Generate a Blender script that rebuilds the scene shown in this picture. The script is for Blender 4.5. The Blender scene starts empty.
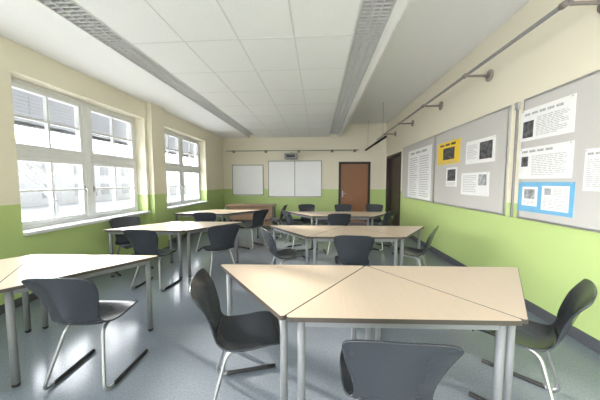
import bpy, bmesh, math, random
from mathutils import Vector, Matrix
random.seed(7)
S = bpy.context.scene
COL = S.collection
PI = math.pi

# ------------------------------------------------------------------ materials
def new_mat(name):
    m = bpy.data.materials.new(name); m.use_nodes = True
    nt = m.node_tree
    return m, nt, nt.nodes['Principled BSDF']

def mat(name, col, rough=.5, metal=0, nscale=0, namt=.08, stretch=(1,1,1), bump=0, spec=.5):
    m, nt, b = new_mat(name)
    b.inputs['Base Color'].default_value = (*col, 1)
    b.inputs['Roughness'].default_value = rough
    b.inputs['Metallic'].default_value = metal
    b.inputs['Specular IOR Level'].default_value = spec
    if nscale:
        tc = nt.nodes.new('ShaderNodeTexCoord'); mp = nt.nodes.new('ShaderNodeMapping')
        mp.inputs['Scale'].default_value = stretch
        nz = nt.nodes.new('ShaderNodeTexNoise'); nz.inputs['Scale'].default_value = nscale; nz.inputs['Detail'].default_value = 4
        cr = nt.nodes.new('ShaderNodeValToRGB')
        cr.color_ramp.elements[0].position = .3; cr.color_ramp.elements[1].position = .7
        cr.color_ramp.elements[0].color = (*[c*(1-namt) for c in col], 1)
        cr.color_ramp.elements[1].color = (*[min(1, c*(1+namt)) for c in col], 1)
        nt.links.new(tc.outputs['Object'], mp.inputs['Vector']); nt.links.new(mp.outputs[0], nz.inputs['Vector'])
        nt.links.new(nz.outputs['Fac'], cr.inputs['Fac']); nt.links.new(cr.outputs[0], b.inputs['Base Color'])
        if bump:
            bp = nt.nodes.new('ShaderNodeBump'); bp.inputs['Strength'].default_value = bump; bp.inputs['Distance'].default_value = .002
            nt.links.new(nz.outputs['Fac'], bp.inputs['Height']); nt.links.new(bp.outputs[0], b.inputs['Normal'])
    return m

def wall_mat(name, upper, lower, zsplit):
    m, nt, b = new_mat(name)
    g = nt.nodes.new('ShaderNodeNewGeometry'); sp = nt.nodes.new('ShaderNodeSeparateXYZ')
    gt = nt.nodes.new('ShaderNodeMath'); gt.operation = 'GREATER_THAN'; gt.inputs[1].default_value = zsplit
    mx = nt.nodes.new('ShaderNodeMix'); mx.data_type = 'RGBA'
    mx.inputs[6].default_value = (*lower, 1); mx.inputs[7].default_value = (*upper, 1)
    nz = nt.nodes.new('ShaderNodeTexNoise'); nz.inputs['Scale'].default_value = 60; nz.inputs['Detail'].default_value = 3
    bp = nt.nodes.new('ShaderNodeBump'); bp.inputs['Strength'].default_value = .12; bp.inputs['Distance'].default_value = .003
    nt.links.new(g.outputs['Position'], sp.inputs[0]); nt.links.new(sp.outputs['Z'], gt.inputs[0])
    nt.links.new(gt.outputs[0], mx.inputs[0]); nt.links.new(mx.outputs[2], b.inputs['Base Color'])
    nt.links.new(g.outputs['Position'], nz.inputs['Vector']); nt.links.new(nz.outputs['Fac'], bp.inputs['Height'])
    nt.links.new(bp.outputs[0], b.inputs['Normal'])
    b.inputs['Roughness'].default_value = .45
    return m

def floor_mat():
    m, nt, b = new_mat('linoleum')
    g = nt.nodes.new('ShaderNodeNewGeometry')
    n1 = nt.nodes.new('ShaderNodeTexNoise'); n1.inputs['Scale'].default_value = 75; n1.inputs['Detail'].default_value = 6; n1.inputs['Roughness'].default_value = .7
    n2 = nt.nodes.new('ShaderNodeTexNoise'); n2.inputs['Scale'].default_value = 3; n2.inputs['Detail'].default_value = 4
    cr = nt.nodes.new('ShaderNodeValToRGB')
    cr.color_ramp.elements[0].position = .30; cr.color_ramp.elements[1].position = .72
    cr.color_ramp.elements[0].color = (.148, .176, .212, 1); cr.color_ramp.elements[1].color = (.255, .288, .332, 1)
    mp = nt.nodes.new('ShaderNodeMapRange'); mp.inputs['To Min'].default_value = .13; mp.inputs['To Max'].default_value = .21
    nt.links.new(g.outputs['Position'], n1.inputs['Vector']); nt.links.new(g.outputs['Position'], n2.inputs['Vector'])
    nt.links.new(n1.outputs['Fac'], cr.inputs['Fac']); nt.links.new(cr.outputs[0], b.inputs['Base Color'])
    nt.links.new(n2.outputs['Fac'], mp.inputs['Value']); nt.links.new(mp.outputs[0], b.inputs['Roughness'])
    b.inputs['Specular IOR Level'].default_value = .46
    return m

def glass_mat():
    m = bpy.data.materials.new('window_glass'); m.use_nodes = True; nt = m.node_tree
    for n in list(nt.nodes): nt.nodes.remove(n)
    o = nt.nodes.new('ShaderNodeOutputMaterial'); t = nt.nodes.new('ShaderNodeBsdfTransparent'); gl = nt.nodes.new('ShaderNodeBsdfGlossy')
    gl.inputs['Roughness'].default_value = .02
    mx = nt.nodes.new('ShaderNodeMixShader'); mx.inputs[0].default_value = .06
    nt.links.new(t.outputs[0], mx.inputs[1]); nt.links.new(gl.outputs[0], mx.inputs[2]); nt.links.new(mx.outputs[0], o.inputs[0])
    return m

M = dict(
    wall=wall_mat('wall_paint', (.83, .78, .63), (.505, .64, .25), 1.20),
    floor=floor_mat(), glass=glass_mat(),
    ceil=mat('ceiling_white', (.89, .89, .885), .8, nscale=40, namt=.015),
    grid=mat('ceiling_grid', (.74, .74, .725), .6, nscale=20, namt=.03),
    white=mat('white_lacquer', (.80, .81, .82), .35, nscale=15, namt=.02),
    sill=mat('sill_white', (.78, .79, .80), .3, nscale=10, namt=.03),
    wood=mat('maple_laminate', (.70, .57, .44), .28, nscale=5, namt=.025, stretch=(14, 1.2, 1)),
    edge=mat('dark_edging', (.07, .06, .05), .45, nscale=30, namt=.1),
    steel=mat('grey_powder_coat', (.22, .23, .24), .55, .1, nscale=40, namt=.04),
    chrome=mat('satin_steel', (.42, .43, .44), .35, .8, nscale=40, namt=.04),
    plastic=mat('anthracite_plastic', (.037, .042, .051), .24, nscale=120, namt=.08, spec=.55),
    rubber=mat('black_rubber', (.018, .018, .02), .6, nscale=60, namt=.1),
    baseb=mat('dark_baseboard', (.085, .09, .10), .5, nscale=20, namt=.08),
    board=mat('pinboard_grey', (.56, .545, .52), .85, nscale=180, namt=.05),
    alu=mat('aluminium', (.52, .52, .52), .35, .8, nscale=50, namt=.04),
    wboard=mat('whiteboard_enamel', (.90, .91, .92), .25, nscale=4, namt=.01),
    door=mat('mid_brown_door', (.31, .14, .064), .42, nscale=4, namt=.15, stretch=(18, 18, 1)),
    darkdoor=mat('dark_brown_door', (.035, .022, .016), .45, nscale=4, namt=.2, stretch=(18, 18, 1)),
    paper=mat('paper_white', (.84, .84, .83), .8, nscale=30, namt=.02),
    yellow=mat('poster_yellow', (.86, .60, .05), .7, nscale=20, namt=.03),
    blue=mat('poster_blue', (.17, .44, .68), .7, nscale=20, namt=.04),
    ink=mat('ink_grey', (.45, .45, .46), .8, nscale=90, namt=.3),
    photo=mat('photo_dark', (.085, .085, .09), .6, nscale=16, namt=.85),
    photol=mat('photo_mid', (.36, .37, .39), .6, nscale=16, namt=.5),
    louvre=mat('louvre_grey', (.60, .60, .59), .4, .0, nscale=30, namt=.05),
    refl=mat('reflector_grey', (.40, .40, .40), .5, .0, nscale=30, namt=.05),
    pipe=mat('rail_grey', (.30, .295, .29), .4, .4, nscale=40, namt=.05),
    plate=mat('bracket_taupe', (.28, .25, .225), .5, .2, nscale=40, namt=.05),
    desk=mat('desk_brown', (.30, .19, .115), .4, nscale=4, namt=.2, stretch=(2, 2, 14)),
    blind=mat('blind_grey', (.31, .32, .34), .6, .0, nscale=30, namt=.05),
    facade=mat('facade_pale', (.63, .63, .625), .8, nscale=3, namt=.06),
    fwin=mat('facade_window', (.42, .425, .43), .5, nscale=3, namt=.1),
    roof=mat('roof_grey', (.54, .54, .535), .8, nscale=6, namt=.1),
    ground=mat('pale_ground', (.52, .52, .52), .9, nscale=2, namt=.1),
    bark=mat('bark', (.36, .36, .36), .9, nscale=20, namt=.2),
    tube=mat('fluorescent_glass', (.85, .86, .86), .3, nscale=20, namt=.01),
    pcase=mat('projector_grey', (.34, .345, .35), .4, nscale=20, namt=.03),
    black=mat('black_glass', (.02, .02, .025), .15, nscale=20, namt=.1),
)

# ------------------------------------------------------------------ mesh builder
class MB:
    def __init__(s): s.v = []; s.f = []; s.sm = []
    def add(s, vs, fs, smooth=False):
        n = len(s.v); s.v += [tuple(v) for v in vs]
        for i, f in enumerate(fs):
            s.f.append([n+k for k in f]); s.sm.append(smooth if isinstance(smooth, bool) else smooth[i])
        return s
    def box(s, x0, y0, z0, x1, y1, z1):
        x0, x1 = min(x0, x1), max(x0, x1); y0, y1 = min(y0, y1), max(y0, y1); z0, z1 = min(z0, z1), max(z0, z1)
        vs = [(x, y, z) for z in (z0, z1) for x, y in ((x0, y0), (x1, y0), (x1, y1), (x0, y1))]
        return s.add(vs, [(3, 2, 1, 0), (4, 5, 6, 7), (0, 1, 5, 4), (1, 2, 6, 5), (2, 3, 7, 6), (3, 0, 4, 7)])
    def tube(s, pts, r, seg=10):
        pts = [Vector(p) for p in pts]; rs = r if isinstance(r, (list, tuple)) else [r]*len(pts)
        tans = []
        for i in range(len(pts)):
            a = pts[max(0, i-1)]; b = pts[min(len(pts)-1, i+1)]; tans.append((b-a).normalized())
        t = tans[0]; ref = Vector((0, 0, 1)) if abs(t.z) < .9 else Vector((1, 0, 0))
        n = t.cross(ref).normalized(); vs = []
        for i, p in enumerate(pts):
            t = tans[i]; n = (n - t*n.dot(t)).normalized(); b = t.cross(n)
            for k in range(seg):
                a = 2*PI*k/seg; vs.append(p + (n*math.cos(a)+b*math.sin(a))*rs[i])
        fs = []; sm = []
        for i in range(len(pts)-1):
            for k in range(seg):
                k2 = (k+1) % seg
                fs.append((i*seg+k, i*seg+k2, (i+1)*seg+k2, (i+1)*seg+k)); sm.append(True)
        fs.append(tuple(range(seg))[::-1]); sm.append(False)
        fs.append(tuple((len(pts)-1)*seg+k for k in range(seg))); sm.append(False)
        return s.add(vs, fs, sm)
    def prism(s, poly, z0, z1):
        n = len(poly)
        vs = [(x, y, z0) for x, y in poly]+[(x, y, z1) for x, y in poly]
        fs = [tuple(range(n))[::-1], tuple(range(n, 2*n))]+[(i, (i+1) % n, n+(i+1) % n, n+i) for i in range(n)]
        return s.add(vs, fs)
    def ring(s, outer, inner, z0, z1):
        n = len(outer)
        vs = [(x, y, z0) for x, y in outer]+[(x, y, z1) for x, y in outer]+[(x, y, z0) for x, y in inner]+[(x, y, z1) for x, y in inner]
        fs = []
        for i in range(n):
            j = (i+1) % n
            fs += [(i, j, n+j, n+i), (2*n+j, 2*n+i, 3*n+i, 3*n+j), (n+i, n+j, 3*n+j, 3*n+i), (j, i, 2*n+i, 2*n+j)]
        return s.add(vs, fs)
    def mesh(s, name, m):
        me = bpy.data.meshes.new(name); me.from_pydata(s.v, [], s.f); me.materials.append(m)
        for p, k in zip(me.polygons, s.sm): p.use_smooth = k
        bm = bmesh.new(); bm.from_mesh(me); bmesh.ops.recalc_face_normals(bm, faces=bm.faces); bm.to_mesh(me); bm.free()
        return me
    def build(s, name, m, parent=None, bevel=0):
        o = bpy.data.objects.new(name, s.mesh(name, m)); COL.objects.link(o); o.parent = parent
        if bevel:
            b = o.modifiers.new('bevel', 'BEVEL'); b.width = bevel; b.segments = 2; b.limit_method = 'ANGLE'
        return o

def tag(o, label=None, cat=None, group=None, kind=None):
    if label: o['label'] = label
    if cat: o['category'] = cat
    if group: o['group'] = group
    if kind: o['kind'] = kind
    return o
def thing(name, loc, label=None, cat=None, group=None, rz=0, kind=None):
    o = bpy.data.objects.new(name, None); COL.objects.link(o); o.location = loc; o.rotation_euler = (0, 0, rz); o.empty_display_size = .1
    return tag(o, label, cat, group, kind)
def copy_tree(o, parent=None):
    c = o.copy(); COL.objects.link(c); c.parent = parent
    for ch in list(o.children): copy_tree(ch, c)
    return c
def fillet(pts, r, n=6):
    pts = [Vector(p) for p in pts]; out = [pts[0]]
    for i in range(1, len(pts)-1):
        a, p, b = pts[i-1], pts[i], pts[i+1]
        rr = min(r, (a-p).length*.49, (b-p).length*.49)
        p0 = p+(a-p).normalized()*rr; p1 = p+(b-p).normalized()*rr
        for k in range(n+1):
            t = k/n; out.append(p0*(1-t)**2+p*2*t*(1-t)+p1*t*t)
    out.append(pts[-1]); return out

# ------------------------------------------------------------------ camera
F = 255.0; YAW = math.radians(4.04); PIT = math.radians(4.04); EYE = 1.46
cam = bpy.data.objects.new('camera', bpy.data.cameras.new('camera')); COL.objects.link(cam)
cam.location = (0, 0, EYE); cam.rotation_euler = (PI/2-PIT, 0, YAW)
cam.data.sensor_width = 36; cam.data.lens = F/600*36; cam.data.clip_start = .02; cam.data.clip_end = 300
S.camera = cam

XL, XR, YB, Y0 = -3.5, 2.4, 9.3, -2.2
ZC, ZR = 3.07, 3.52
# measured position on the right-hand wall for things pinned there (y, z)
def onwall(px, py, X=2.37):
    a = (px-300)/F; b = (200-py)/F
    cy, sy, cp, sp = math.cos(YAW), math.sin(YAW), math.cos(PIT), math.sin(PIT)
    f = Vector((-sy*cp, cy*cp, -sp)); r = Vector((cy, sy, 0)); u = r.cross(f)
    d = f+r*a+u*b; s = X/d.x
    return d.y*s, EYE+d.z*s

# ------------------------------------------------------------------ room shell
tag(MB().box(XL-.3, Y0, -.1, XR+.2, YB+.2, 0).build('floor', M['floor']), kind='structure')
WZ0, WZ1 = .85, 2.73
WINS = [(2.76, 5.0), (5.6, 7.8), (0.0, 2.2)]  # last one is an unseen window beside the camera, added for extra daylight
w = MB(); ys = Y0
for a, b in sorted(WINS):
    w.box(XL-.3, ys, 0, XL, a, ZC); w.box(XL-.3, a, 0, XL, b, WZ0); w.box(XL-.3, a, WZ1, XL, b, ZC); ys = b
w.box(XL-.3, ys, 0, XL, YB, ZC)
w.box(XL, 5.08, 0, XL+.10, 5.52, ZC)
tag(w.build('wall_left', M['wall']), kind='structure')
D1 = (.80, 1.80, 2.12)
w = MB().box(XL-.3, YB, 0, D1[0], YB+.2, ZR).box(D1[1], YB, 0, XR+.2, YB+.2, ZR).box(D1[0], YB, D1[2], D1[1], YB+.2, ZR)
tag(w.build('wall_back', M['wall']), kind='structure')
D2 = (7.68, 9.12, 2.29)
w = MB().box(XR, Y0, 0, XR+.2, D2[0], ZR).box(XR, D2[1], 0, XR+.2, YB, ZR).box(XR, D2[0], D2[2], XR+.2, D2[1], ZR)
tag(w.build('wall_right', M['wall']), kind='structure')
SL = (-2.50, -2.19); SR = (.385, .69)
c = MB().box(XL-.3, Y0, ZC, SL[0], YB+.2, ZR+.1).box(SL[0], Y0, ZC+.12, SL[1], YB+.2, ZR+.1).box(SL[1], Y0, ZC, SR[0], YB+.2, ZR+.1)
c.box(SR[0], Y0, ZC+.12, SR[1], YB+.2, ZR+.1).box(SR[1], Y0, ZC, .80, YB+.2, ZR+.1).box(.80, Y0, ZR, XR+.2, YB+.2, ZR+.1)
tag(c.build('ceiling', M['ceil']), kind='structure')
g = MB()
for x in (-2.18, -1.54, -.905, -.27, .375): g.box(x-.007, Y0, ZC-.003, x+.007, YB, ZC+.001)
y = Y0+.23
while y < YB:
    g.box(SL[1], y-.007, ZC-.0025, SR[0], y+.007, ZC+.001); y += .82
tag(g.build('trim_1', M['grid']), kind='structure')
tag(MB().box(XR-.014, Y0, 0, XR, D2[0]-.06, .11).build('baseboard_right', M['baseb']), kind='structure')
tag(MB().box(XL, Y0, 0, XL+.014, 5.07, .10).box(XL, 5.53, 0, XL+.014, YB, .10).build('baseboard_left', M['baseb']), kind='structure')
tag(MB().box(XL+.014, YB-.014, 0, D1[0]-.07, YB, .10).box(D1[1]+.07, YB-.014, 0, XR, YB, .10).build('baseboard_back', M['baseb']), kind='structure')

# doors
d = thing('door_1', ((D1[0]+D1[1])/2, YB, 0), kind='structure'); hw = (D1[1]-D1[0])/2
MB().box(-hw+.02, .04, .005, hw-.02, .085, D1[2]-.02).build('leaf', M['door'], d, .003)
MB().box(-hw-.06, -.02, 0, -hw+.02, .1, D1[2]+.06).box(hw-.02, -.02, 0, hw+.06, .1, D1[2]+.06).box(-hw+.02, -.02, D1[2]-.02, hw-.02, .1, D1[2]+.06).build('door_frame', M['darkdoor'], d, .004)
h = MB().box(-hw+.07, .032, .92, -hw+.11, .04, 1.14)
h.tube(fillet([(-hw+.09, .035, 1.05), (-hw+.09, -.02, 1.05), (-hw+.2, -.02, 1.05)], .02), .009).build('door_handle', M['alu'], d)
d = thing('door_2', (XR, (D2[0]+D2[1])/2, 0), kind='structure'); hw = (D2[1]-D2[0])/2
MB().box(.09, -hw+.03, .005, .135, hw-.03, D2[2]-.03).build('leaf', M['darkdoor'], d, .003)
MB().box(-.02, -hw-.05, 0, .15, -hw+.03, D2[2]+.05).box(-.02, hw-.03, 0, .15, hw+.05, D2[2]+.05).box(-.02, -hw+.03, D2[2]-.03, .15, hw-.03, D2[2]+.05).build('door_frame', M['darkdoor'], d, .004)
h = MB().box(.08, -hw+.08, .92, .09, -hw+.12, 1.14)
h.tube(fillet([(.085, -hw+.1, 1.05), (.03, -hw+.1, 1.05), (.03, -hw+.21, 1.05)], .02), .009).build('door_handle', M['alu'], d)

# windows
XW = XL-.24
def bars(mb, ya, yb, za, zb, x0, x1, w):
    mb.box(x0, ya, za, x1, ya+w, zb).box(x0, yb-w, za, x1, yb, zb).box(x0, ya+w, za, x1, yb-w, za+w).box(x0, ya+w, zb-w, x1, yb-w, zb)
    return mb
def make_window(n, a, b):
    r = thing('window_%d' % n, (XW, (a+b)/2, WZ0), kind='structure'); hw = (b-a)/2; H = WZ1-WZ0; T = .98
    f = bars(MB(), -hw, hw, 0, H, -.04, .04, .055)
    f.box(-.04, -.05, .055, .055, .05, H-.055).box(-.04, -hw+.055, T-.045, .055, -.05, T+.045).box(-.04, .05, T-.045, .055, hw-.055, T+.045)
    f.build('window_frame', M['white'], r, .006)
    for (ya, yb) in ((-hw+.055, -.05), (.05, hw-.055)):
        for (za, zb) in ((.055, T-.045), (T+.045, H-.055)):
            s = bars(MB(), ya+.004, yb-.004, za+.004, zb-.004, -.03, .05, .055)
            ym = (ya+yb)/2; zm = (za+zb)/2
            s.box(-.012, ym-.015, za+.05, .04, ym+.015, zb-.05).box(-.012, ya+.05, zm-.015, .039, yb-.05, zm+.015)
            so = s.build('sash', M['white'], r, .004)
            MB().box(-.004, ya+.05, za+.05, .004, yb-.05, zb-.05).build('pane', M['glass'], so)
    for yy in (-.08, .08):
        hh = MB().box(.05, yy-.012, .45, .064, yy+.012, .55)
        hh.tube(fillet([(.06, yy, .5), (.1, yy, .5), (.1, yy, .38)], .02), .009).build('window_handle', M['alu'], r)
    MB().box(.04, -hw, -.03, .30, hw, .012).build('window_sill', M['sill'], r, .006)
    return r
for i, (a, b) in enumerate(WINS): make_window(i+1, a, b)
BL = ['grey slatted outside blind half raised at top of the nearer window', 'grey slatted outside blind half raised at top of the window by the whiteboards']
for i in range(2):
    a, b = WINS[i]
    r = thing('window_blind', (XW-.1, (a+b)/2, WZ1), BL[i], 'blind', 'outside window blinds'); hw = (b-a)/2
    MB().box(-.05, -hw, -.07, .05, hw, 0).build('headrail', M['blind'], r, .004)
    m = MB()
    for k in range(10):
        z = -.10-k*.045; t = .018
        m.add([(-.028, -hw+.01, z-t), (.028, -hw+.01, z+t), (.028, hw-.01, z+t), (-.028, hw-.01, z-t),
               (-.028, -hw+.01, z-t-.003), (.028, -hw+.01, z+t-.003), (.028, hw-.01, z+t-.003), (-.028, hw-.01, z-t-.003)],
              [(0, 1, 2, 3), (7, 6, 5, 4), (0, 4, 5, 1), (1, 5, 6, 2), (2, 6, 7, 3), (3, 7, 4, 0)])
    m.build('slats', M['blind'], r)
    MB().box(-.03, -hw+.01, -.545, .03, hw-.01, -.525).build('bottom_rail', M['blind'], r)
    for yy in (-hw*.6, 0, hw*.6): MB().tube([(0, yy, -.53), (0, yy, -.02)], .003, 5).build('cord', M['blind'], r)

# outside
tag(MB().box(-120, -60, -1.7, XL-.35, 120, -1.5).build('ground_outside', M['ground']), kind='structure')
r = thing('apartment_building', (-34, 34, -1.5), 'pale building with rows of windows seen through the classroom windows', 'building')
MB().box(-5, -24, 0, 0, 30, 6.6).build('walls', M['facade'], r)
MB().add([(-6, -25, 6.6), (.6, -25, 6.6), (.6, 31, 6.6), (-6, 31, 6.6), (-2.7, -25, 8.2), (-2.7, 31, 8.2)], [(0, 1, 2, 3), (0, 4, 1), (1, 4, 5, 2), (2, 5, 3), (3, 5, 4, 0)]).build('roof', M['roof'], r)
for k in range(12):
    for z in (1.0, 4.0):
        yy = -22+k*4.3; MB().box(0, yy, z, .06, yy+1.5, z+1.7).build('window', M['fwin'], r)
def branch(mb, p, d, l, rad, depth):
    q = p+d*l; mb.tube([p, p.lerp(q, .5)+Vector((random.uniform(-.05, .05)*l, random.uniform(-.05, .05)*l, 0)), q], [rad, rad*.85, rad*.65], 6)
    if depth:
        for k in range(3):
            nd = (d+Vector((random.uniform(-.7, .7), random.uniform(-.7, .7), random.uniform(0, .5)))).normalized()
            branch(mb, q, nd, l*.68, rad*.6, depth-1)
for (x, y, lb) in ((-15, 13.5, 'bare winter tree outside the nearer window'), (-17, 23.5, 'bare winter tree outside, closer to the whiteboard end')):
    r = thing('bare_tree', (x, y, -1.5), lb, 'tree', 'bare trees outside')
    MB().tube([(0, 0, 0), (.05, 0, 1), (0, .05, 1.9)], [.2, .15, .12], 8).build('trunk', M['bark'], r)
    m = MB()
    for k in range(4): branch(m, Vector((0, .04, 1.8)), Vector((random.uniform(-.6, .6), random.uniform(-.6, .6), 1)).normalized(), 1.3, .07, 3)
    m.build('branches', M['bark'], r)

# ------------------------------------------------------------------ ceiling lights
def light_strip(x0, x1, label):
    ya, yb = .4, 8.75; r = thing('ceiling_light', ((x0+x1)/2, (ya+yb)/2, ZC), label, 'ceiling light', 'louvred light strips')
    hw = (x1-x0)/2; hl = (yb-ya)/2
    MB().box(-hw, -hl, -.006, -hw+.014, hl, .1).box(hw-.014, -hl, -.006, hw, hl, .1).box(-hw+.014, -hl, -.006, hw-.014, -hl+.02, .1).box(-hw+.014, hl-.02, -.006, hw-.014, hl, .1).build('housing', M['louvre'], r)
    MB().box(-hw+.014, -hl+.02, .095, hw-.014, hl-.02, .115).build('reflector', M['refl'], r)
    m = MB()
    for q in (-.048, .048): m.box(q-.005, -hl+.02, -.003, q+.005, hl-.02, .03)
    y = -hl+.05
    while y < hl-.03:
        m.box(-hw+.014, y-.005, -.001, hw-.014, y+.005, .022); y += .055
    m.build('louvre', M['louvre'], r)
    y = -hl+.1
    while y < hl-1.2:
        MB().tube([(0, y, .075), (0, y+1.2, .075)], .013, 8).build('fluorescent_tube', M['tube'], r); y += 1.32
light_strip(SL[0]+.002, SL[1]-.002, 'long louvred ceiling light strip on the window side of the tiles')
light_strip(SR[0]+.002, SR[1]-.002, 'long louvred ceiling light strip on the pinboard side of the tiles')

# ------------------------------------------------------------------ wall rails
r = thing('hanging_rail', (XR, 3.5, 2.95), 'long grey steel tube rail on round brackets above the pinboards', 'rail')
MB().tube([(-.34, -4.6, 0), (-.34, 5.78, 0)], .020, 12).build('tube', M['pipe'], r)
for y in (2.4, 3.87, 5.3, 6.8, 8.25):
    b = MB().tube([(-.02, y-3.5, 0), (-.34, y-3.5, 0)], [.018, .015], 10).tube([(-.34, y-3.5-.035, 0), (-.34, y-3.5+.035, 0)], .029, 12).build('bracket', M['plate'], r)
    MB().tube([(0, y-3.5, -.0), (-.014, y-3.5, 0), (-.03, y-3.5, 0)], [.08, .08, .04], 20).build('wall_plate', M['plate'], b)
r = thing('hanging_rail', (-.7, YB, 2.57), 'grey tube rail on brackets across the back wall over the whiteboards', 'rail')
MB().tube([(-2.6, -.22, 0), (2.1, -.22, 0)], .014, 10).build('tube', M['pipe'], r)
for x in (-2.4, -1.2, 0, 1.2, 2.0):
    b = MB().tube([(x, -.01, 0), (x, -.22, 0)], [.013, .010], 8).tube([(x-.025, -.22, 0), (x+.025, -.22, 0)], .021, 10).build('bracket', M['plate'], r)
    MB().tube([(x, 0, 0), (x, -.012, 0), (x, -.02, 0)], [.055, .055, .03], 14).build('wall_plate', M['plate'], b)
r = thing('black_bar', (1.68, 7.9, ZR), 'black bar hung from the ceiling towards the back wall above the brown door', 'bar')
MB().tube([(0, -1.3, -.93), (0, 1.38, -.93)], .034, 10).build('bar', M['rubber'], r)
for y in (-1.0, 1.0): MB().tube([(0, y, -.93), (0, y, 0)], .007, 8).build('drop_rod', M['alu'], r)
r = thing('cable_conduit', (XR, 3.31, 1.03), 'narrow grey vertical conduit between the nearest and the middle pinboard', 'conduit')
MB().box(-.022, -.011, 0, .003, .011, 1.38).build('channel', M['pipe'], r, .003)
MB().box(-.03, -.025, 1.30, .003, .025, 1.38).build('junction_box', M['pcase'], r, .004)

# ------------------------------------------------------------------ whiteboards and projector
def whiteboard(name, xa, xb, za, zb, n, label):
    r = thing(name, ((xa+xb)/2, YB, za), label, 'whiteboard'); hw = (xb-xa)/2; H = zb-za
    f = MB().box(-hw, -.035, 0, -hw+.025, 0, H).box(hw-.025, -.035, 0, hw, 0, H).box(-hw+.025, -.035, 0, hw-.025, 0, .025).box(-hw+.025, -.035, H-.025, hw-.025, 0, H)
    if n == 2: f.box(-.012, -.036, .025, .012, 0, H-.025)
    f.build('frame', M['pipe'], r)
    if n == 2:
        MB().box(-hw+.025, -.028, .025, -.012, -.004, H-.025).build('panel', M['wboard'], r)
        MB().box(.012, -.028, .025, hw-.025, -.004, H-.025).build('panel', M['wboard'], r)
    else: MB().box(-hw+.025, -.028, .025, hw-.025, -.004, H-.025).build('panel', M['wboard'], r)
    MB().box(-hw*.8, -.11, -.012, hw*.8, -.002, 0).box(-hw*.8, -.11, 0, hw*.8, -.1, .015).build('pen_tray', M['alu'], r)
whiteboard('whiteboard', -3.17, -2.0, .98, 2.09, 1, 'smaller single whiteboard in the corner beside the windows')
whiteboard('whiteboard', -1.82, .13, .92, 2.23, 2, 'wide two-panel whiteboard below the projector')
r = thing('projector', (-.93, YB, 2.41), 'grey short-throw projector on an arm above the wide whiteboard', 'projector')
MB().box(-.07, -.02, -.14, .07, 0, .10).build('wall_mount', M['pcase'], r)
MB().box(-.03, -.42, .02, .03, -.02, .07).build('arm', M['pcase'], r, .004)
bd = MB().box(-.22, -.66, -.16, .22, -.30, .02).build('body', M['pcase'], r, .02)
MB().box(-.15, -.667, -.12, .15, -.66, -.02).box(-.06, -.50, -.166, .06, -.38, -.16).build('lens_window', M['black'], bd)

# ------------------------------------------------------------------ pinboards
BZ0, BZ1 = 1.03, 2.41
def pinboard(ya, yb, label):
    r = thing('pinboard', (XR, (ya+yb)/2, BZ0), label, 'pinboard', 'grey framed pinboards'); hw = (yb-ya)/2; H = BZ1-BZ0
    bars(MB(), -hw, hw, 0, H, -.027, 0, .024).build('frame', M['alu'], r)
    MB().box(-.0268, -hw+.024, .024, -.003, hw-.024, H-.024).build('panel', M['board'], r)
pinboard(5.46, 7.42, 'grey pinboard holding the long text chart, nearest the dark door')
pinboard(3.42, 5.39, 'middle grey pinboard holding the yellow poster')
pinboard(1.25, 3.20, 'nearest grey pinboard holding the blue sheet with two pages')

def sheet(name, label, cat, x0, x1, yt0, yb0, yt1, yb1, m, items):
    """left edge at x0 (yt0..yb0), right edge x1 (yt1..yb1); items in unit coords u (0 left..1 right), v (0 bottom..1 top)"""
    ya, zt0 = onwall(x0, (yt0)); yA, zb0 = onwall(x0, yb0); yb_, zt1 = onwall(x1, yt1); yB_, zb1 = onwall(x1, yb1)
    yl = (ya+yA)/2; yr = (yb_+yB_)/2; zt = (zt0+zt1)/2; zb = (zb0+zb1)/2
    W = yl-yr; H = zt-zb
    r = thing(name, (XR-.0269, (yl+yr)/2, zb), label, cat)
    MB().box(-.003, -W/2, 0, 0, W/2, H).build('sheet', m, r)
    lines = MB(); nl = 0; heads = MB(); nh = 0
    for it in items:
        k, u0, v0, u1, v1 = it[:5]
        Yb = W/2-u0*W; Ya = W/2-u1*W; Za = v0*H; Zb = v1*H
        if k == 'text':
            n = it[5]; st = (Zb-Za)/n
            for q in range(n):
                e = random.uniform(.1, .35) if q % 4 == 3 else random.uniform(0, .08)
                z0 = Za+st*(n-1-q)+st*.34; z1 = Za+st*(n-1-q)+st*.66; p = Yb; end = Ya+(Yb-Ya)*e
                while p > end:
                    wl = random.uniform(.025, .07)
                    lines.box(-.0056, max(end, p-wl), z0, -.003, p, z1); p -= wl+.014
                nl += 1
        elif k == 'head':
            n = it[5]; st = (Yb-Ya)/n
            for q in range(n): heads.box(-.0058, Yb-st*q-st*.75, Za, -.003, Yb-st*q, Zb); nh += 1
        else:
            x = -.0045 if k == 'paper' else -.0062
            MB().box(x, Ya, Za, -.003, Yb, Zb).build('picture' if k != 'paper' else 'paper', {'dark': M['photo'], 'mid': M['photol'], 'paper': M['paper']}[k], r)
    if nl: lines.build('printed_text', M['ink'], r)
    if nh: heads.build('heading', M['ink'] if name != 'poster' else M['photo'], r)
    for u in (-.46, .46): MB().tube([(-.003, u*W, H-.015), (-.012, u*W, H-.015)], [.004, .006], 8).build('pin', M['alu'], r)
sheet('wall_chart', 'tall white chart full of text on the pinboard nearest the dark door', 'chart', 408, 431, 151, 198, 146, 200, M['paper'],
      [('head', .12, .91, .88, .95, 3), ('text', .08, .05, .45, .85, 18), ('text', .55, .05, .92, .85, 18)])
sheet('poster', 'yellow poster with a dark picture on the middle pinboard', 'poster', 438, 460, 144, 164, 139, 164, M['yellow'],
      [('head', .12, .82, .88, .91, 3), ('dark', .28, .2, .78, .72), ('text', .1, .04, .9, .15, 2)])
sheet('paper_sheet', 'white sheet with a black portrait picture, upper right of the middle pinboard', 'paper', 466, 495, 141, 163, 137, 163, M['paper'],
      [('dark', .52, .15, .92, .85), ('text', .06, .2, .42, .85, 9)])
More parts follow.
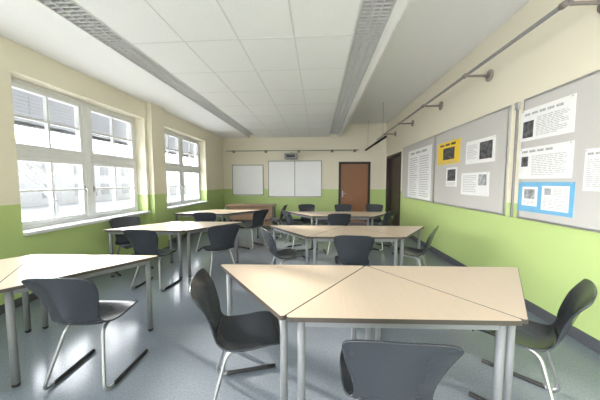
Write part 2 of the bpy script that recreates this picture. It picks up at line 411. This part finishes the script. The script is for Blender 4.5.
sheet('paper_sheet', 'small narrow sheet with a dark picture below the yellow poster', 'paper', 446, 457, 168, 186, 167, 187, M['paper'],
      [('dark', .15, .3, .85, .9), ('text', .15, .06, .85, .24, 3)])
sheet('paper_sheet', 'wide white text sheet, lower right of the middle pinboard', 'paper', 461, 489, 173, 194, 172, 197, M['paper'],
      [('text', .08, .12, .6, .9, 10), ('mid', .66, .45, .92, .9)])
sheet('paper_sheet', 'large white sheet with a black picture at the top of the nearest pinboard', 'paper', 521, 575, 110, 141, 96, 133, M['paper'],
      [('dark', .06, .1, .28, .62), ('head', .08, .80, .85, .87, 5), ('text', .34, .1, .92, .70, 12)])
sheet('paper_sheet', 'white sheet of text in the middle row of the nearest pinboard', 'paper', 519, 573, 149, 179, 141, 178, M['paper'],
      [('head', .06, .84, .7, .91, 4), ('text', .28, .1, .92, .74, 12), ('dark', .06, .40, .20, .72)])
sheet('picture_sheet', 'blue sheet with two mounted pages, bottom of the nearest pinboard', 'picture', 518, 574, 182, 211, 182, 217, M['blue'],
      [('paper', .09, .2, .40, .84), ('mid', .14, .44, .35, .76), ('text', .13, .25, .36, .38, 3), ('paper', .48, .12, .93, .88), ('mid', .53, .60, .64, .8), ('text', .68, .56, .90, .82, 6), ('text', .52, .16, .90, .50, 8)])
sheet('paper_sheet', 'white sheet with grey text at the right of the nearest pinboard', 'paper', 584, 640, 150, 188, 142, 196, M['paper'],
      [('head', .06, .85, .7, .91, 4), ('text', .06, .08, .9, .76, 14)])

# ------------------------------------------------------------------ tables
TB, TH, TZ = 1.285, .87, .74
def rounded(poly, r, off=0, n=5):
    out = []; N = len(poly)
    for i in range(N):
        p = Vector(poly[i]); a = Vector(poly[i-1]); b = Vector(poly[(i+1) % N])
        d1 = (p-a).normalized(); d2 = (b-p).normalized()
        n1 = Vector((d1.y, -d1.x)); n2 = Vector((d2.y, -d2.x))
        bis = (n1+n2).normalized(); cth = bis.dot(n1)
        c0 = p-bis*(r/cth)
        a1 = math.atan2(n1.y, n1.x); a2 = math.atan2(n2.y, n2.x)
        while a2 < a1: a2 += 2*PI
        for k in range(n+1):
            t = a1+(a2-a1)*k/n; out.append((c0.x+math.cos(t)*(r+off), c0.y+math.sin(t)*(r+off)))
    return out
TRI = [(-TB/2, TH/3), (0, -2*TH/3), (TB/2, TH/3)]
def make_table():
    r = thing('triangular_table', (0, 0, 0))
    MB().prism(rounded(TRI, .022, -.0045), TZ-.024, TZ).build('tabletop', M['wood'], r)
    MB().ring(rounded(TRI, .022, -.0015), rounded(TRI, .022, -.0045), TZ-.025, TZ-.0005).build('edge_band', M['edge'], r)
    lp = []
    for p in TRI:
        v = Vector(p); lp.append(v*(1-.115/v.length))
    fr = MB()
    for i in range(3):
        a, b = lp[i], lp[(i+1) % 3]; t = (b-a).normalized(); n = Vector((t.y, -t.x))*.011
        a2 = a+t*.02; b2 = b-t*.02
        fr.prism([tuple(a2-n), tuple(a2+n), tuple(b2+n), tuple(b2-n)], TZ-.07, TZ-.0255)
    fr.build('underframe', M['steel'], r)
    for v in lp:
        l = MB().tube([(v.x, v.y, .02), (v.x, v.y, TZ-.0255)], .0225, 16).build('leg', M['steel'], r)
        MB().tube([(v.x, v.y, 0), (v.x, v.y, .012), (v.x, v.y, .022)], [.020, .024, .024], 16).build('foot', M['rubber'], l)
    return r
proto = make_table(); used = [False]
def place_table(cx, cy, rot, label):
    o = proto if not used[0] else copy_tree(proto); used[0] = True
    o.location = (cx, cy, 0); o.rotation_euler = (0, 0, rot)
    tag(o, label, 'table', 'triangular maple classroom tables')
def cluster(F0, deg, kinds):
    a = math.radians(deg); ex = Vector((math.cos(a), math.sin(a))); ey = Vector((-ex.y, ex.x)); F0 = Vector(F0)
    for k, (u, label) in kinds.items():
        if k.startswith('d'): c = F0+ex*u*TB+ey*(2*TH/3); place_table(c.x, c.y, a, label)
        else: c = F0+ex*u*TB+ey*(TH/3); place_table(c.x, c.y, a+PI, label)
for F0, deg, nm in (((-.19, 1.30), 2.3, 'cluster nearest the camera'), ((-.14, 3.32), 2.5, 'second cluster along the pinboard wall'), ((-.12, 5.36), 1.5, 'farthest cluster along the pinboard wall')):
    cluster(F0, deg, {'d1': (0, 'triangular maple table at the window-side end of the '+nm), 'u': (.5, 'middle triangular maple table of the '+nm), 'd2': (1, 'triangular maple table at the pinboard end of the '+nm)})
for F0, deg, nm in (((-2.15, 1.47), 2.0, 'nearest pair by the windows'), ((-1.97, 3.61), 1.5, 'second pair by the windows'), ((-2.08, 5.62), 1.0, 'farthest pair by the windows')):
    cluster(F0, deg, {'d1': (0, 'triangular maple table on the aisle side of the '+nm), 'u': (-.5, 'triangular maple table on the window side of the '+nm)})

# ------------------------------------------------------------------ chairs
def cr(ps, t):
    n = len(ps)-1; i = min(int(t), n-1); f = t-i
    p0, p1, p2, p3 = ps[max(i-1, 0)], ps[i], ps[i+1], ps[min(i+2, n)]
    return .5*((2*p1)+(-p0+p2)*f+(2*p0-5*p1+4*p2-p3)*f*f+(-p0+3*p1-3*p2+p3)*f**3)
PY = [.226, .220, .185, .095, -.015, -.105, -.170, -.213, -.238, -.260, -.280, -.298, -.312, -.321, -.326]
PZ = [.424, .448, .464, .459, .443, .442, .466, .522, .592, .666, .730, .778, .815, .841, .857]
PW = [.135, .165, .196, .213, .213, .202, .180, .166, .176, .197, .215, .225, .228, .225, .214]
PC = [0, 0, 0, 0, 0, 0, .01, .028, .044, .046, .042, .034, .026, .021, .019]
PU = [-.010, -.004, .004, .014, .020, .024, .022, .012, .004, 0, 0, 0, 0, 0, 0]
PK = [0, 0, 0, 0, 0, 0, 0, 0, 0, 0, .002, .005, .010, .016, .020]
NR, NC = 60, 21; NPF = len(PY)-1
grid = []
for i in range(NR):
    t = NPF*i/(NR-1); row = []
    for j in range(NC):
        u = -1+2*j/(NC-1); us = .4*u+.6*math.sin(u*PI/2)
        row.append(Vector((us*cr(PW, t), cr(PY, t)+cr(PC, t)*us*us+cr(PK, t)*.25*us**4, cr(PZ, t)+cr(PU, t)*us*us-cr(PK, t)*us**4)))
    grid.append(row)
nrm = []
for i in range(NR):
    row = []
    for j in range(NC):
        a = grid[min(i+1, NR-1)][j]-grid[max(i-1, 0)][j]; b = grid[i][min(j+1, NC-1)]-grid[i][max(j-1, 0)]
        row.append(a.cross(b).normalized())
    nrm.append(row)
def shell(i0, i1):
    vs = []; R = i1-i0+1
    for s in (.0045, -.0045):
        for i in range(i0, i1+1):
            for j in range(NC): vs.append(grid[i][j]+nrm[i][j]*s)
    O = R*NC; fs = []
    for i in range(R-1):
        for j in range(NC-1):
            q = i*NC+j; fs += [(q, q+1, q+NC+1, q+NC), (O+q, O+q+NC, O+q+NC+1, O+q+1)]
    for i in range(R-1):
        for j in (0, NC-1): q = i*NC+j; fs.append((q, q+NC, O+q+NC, O+q))
    for j in range(NC-1):
        for i in (0, R-1): q = i*NC+j; fs.append((q, q+1, O+q+1, O+q))
    return MB().add(vs, fs, True)
def make_chair():
    r = thing('school_chair', (0, 0, 0)); sp = 27
    shell(0, sp).build('seat', M['plastic'], r); shell(sp, NR-1).build('backrest', M['plastic'], r)
    for s in (-1, 1):
        p = fillet([(s*.120, .10, .428), (s*.130, -.115, .424), (s*.215, -.235, .016), (s*.228, .20, .016)], .07, 8)
        l = MB().tube(p, .0115, 10).build('leg', M['chrome'], r)
        MB().tube([(s*.2175, -.155, .0145), (s*.2185, -.13, .0145), (s*.2262, .14, .0145), (s*.2284, .215, .0145)], [.0125, .0145, .0145, .0145], 10).build('runner_glide', M['rubber'], l)
    MB().tube([(-.122, .06, .428), (.122, .06, .428)], .010, 8).build('crossbar', M['chrome'], r)
    MB().tube([(-.126, -.07, .424), (.126, -.07, .424)], .010, 8).build('crossbar', M['chrome'], r)
    return r
chair = make_chair(); cu = [False]
def put_chair(x, y, fx, fy, label):
    o = chair if not cu[0] else copy_tree(chair); cu[0] = True
    o.location = (x, y, 0); o.rotation_euler = (0, 0, math.atan2(-fx, fy))
    tag(o, label, 'chair', 'dark grey school chairs around the tables')
N1, N2, N3 = 'nearest right table cluster', 'second table cluster by the pinboards', 'farthest cluster by the pinboards'
for c in [
    (.335, 1.265, .03, 1, 'dark grey shell chair seen from behind, closest to the camera at bottom edge'),
    (-.475, 1.625, .96, .27, 'dark grey shell chair side-on at the window-side end of the '+N1),
    (1.35, 1.76, -.76, .65, 'dark grey shell chair at the pinboard end of the '+N1),
    (-1.68, 1.77, -.06, .99, 'dark grey shell chair with shiny seat at the nearest window tables'),
    (.43, 3.20, .06, 1, 'dark grey shell chair seen from behind at middle of the second right cluster'),
    (-.44, 3.44, .88, .45, 'dark grey shell chair at the window-side end of the '+N2),
    (1.34, 3.70, -.86, .50, 'dark grey shell chair at the pinboard end of the '+N2),
    (-2.27, 3.37, .04, .99, 'dark grey shell chair seen from behind at the second pair of window tables'),
    (-1.50, 3.74, -.60, .80, 'dark grey shell chair on the aisle side of the second window tables'),
    (-3.08, 3.96, .80, -.6, 'dark grey shell chair squeezed between second window tables and window'),
    (-2.30, 5.22, -.1, 1, 'dark grey shell chair seen from behind at the farthest window tables'),
    (-1.48, 5.62, -.85, .5, 'dark grey shell chair on the aisle side of the farthest window tables'),
    (-1.15, 6.75, -.9, .1, 'dark grey shell chair standing in the aisle in front of the desk'),
    (.38, 5.22, -.12, 1, 'dark grey shell chair seen from behind at middle of the '+N3),
    (-.44, 5.50, .85, .5, 'dark grey shell chair at the window-side end of the '+N3),
    (1.36, 5.72, -.7, .71, 'dark grey shell chair at the pinboard end of the '+N3),
    (-.25, 6.62, .2, -1, 'dark grey shell chair behind the farthest right cluster, below wide whiteboard'),
    (.65, 6.66, -.1, -1, 'dark grey shell chair behind middle of the '+N3),
    (1.45, 6.75, -.3, -1, 'dark grey shell chair behind the farthest right cluster, in front of the dark door'),
]: put_chair(*c)

# teacher's desk
r = thing('teacher_desk', (-2.1, 7.9, 0), "brown wooden teacher's desk in front of the whiteboards", 'desk')
MB().box(-.75, -.36, .72, .75, .36, .75).build('desktop', M['desk'], r, .004)
MB().box(-.70, -.30, .30, .70, -.28, .72).build('modesty_panel', M['desk'], r)
for sx in (-1, 1):
    for sy in (-1, 1): MB().box(sx*.70-.02, sy*.31-.02, 0, sx*.70+.02, sy*.31+.02, .72).build('leg', M['steel'], r)
cb = MB().box(.28, -.26, .12, .67, .30, .715).build('drawer_unit', M['desk'], r)
for z in (.14, .34, .53):
    dr = MB().box(.29, .30, z, .66, .315, z+.17).build('drawer', M['desk'], r)
    MB().tube(fillet([(.42, .315, z+.09), (.42, .335, z+.09), (.53, .335, z+.09), (.53, .315, z+.09)], .01), .005, 6).build('handle', M['alu'], dr)

# ------------------------------------------------------------------ light: a hazy sky, brightest on the sun's side (beyond the windows)
wd = bpy.data.worlds.new('sky'); S.world = wd; wd.use_nodes = True; nt = wd.node_tree
bg = nt.nodes['Background']
tc = nt.nodes.new('ShaderNodeTexCoord'); sp = nt.nodes.new('ShaderNodeSeparateXYZ'); rp = nt.nodes.new('ShaderNodeValToRGB')
rp.color_ramp.elements[0].position = 0; rp.color_ramp.elements[0].color = (1, .985, .96, 1)
rp.color_ramp.elements[1].position = .7; rp.color_ramp.elements[1].color = (.86, .93, 1, 1)
nt.links.new(tc.outputs['Generated'], sp.inputs[0]); nt.links.new(sp.outputs['Z'], rp.inputs['Fac']); nt.links.new(rp.outputs[0], bg.inputs['Color'])
mr = nt.nodes.new('ShaderNodeMapRange'); mr.inputs['From Min'].default_value = -.9; mr.inputs['From Max'].default_value = 0
mr.inputs['To Min'].default_value = 12.0; mr.inputs['To Max'].default_value = 1.0
nt.links.new(sp.outputs['X'], mr.inputs['Value']); nt.links.new(mr.outputs[0], bg.inputs['Strength'])
su = bpy.data.lights.new('sun', 'SUN'); su.energy = 7; su.angle = math.radians(3); su.color = (1, .93, .82)
so = bpy.data.objects.new('sun', su); COL.objects.link(so); so.location = (-10, 8, 6)
so.rotation_euler = Vector((.80, -.42, -.30)).to_track_quat('-Z', 'Y').to_euler()
S.view_settings.view_transform = 'Standard'
S.view_settings.exposure = 0.88
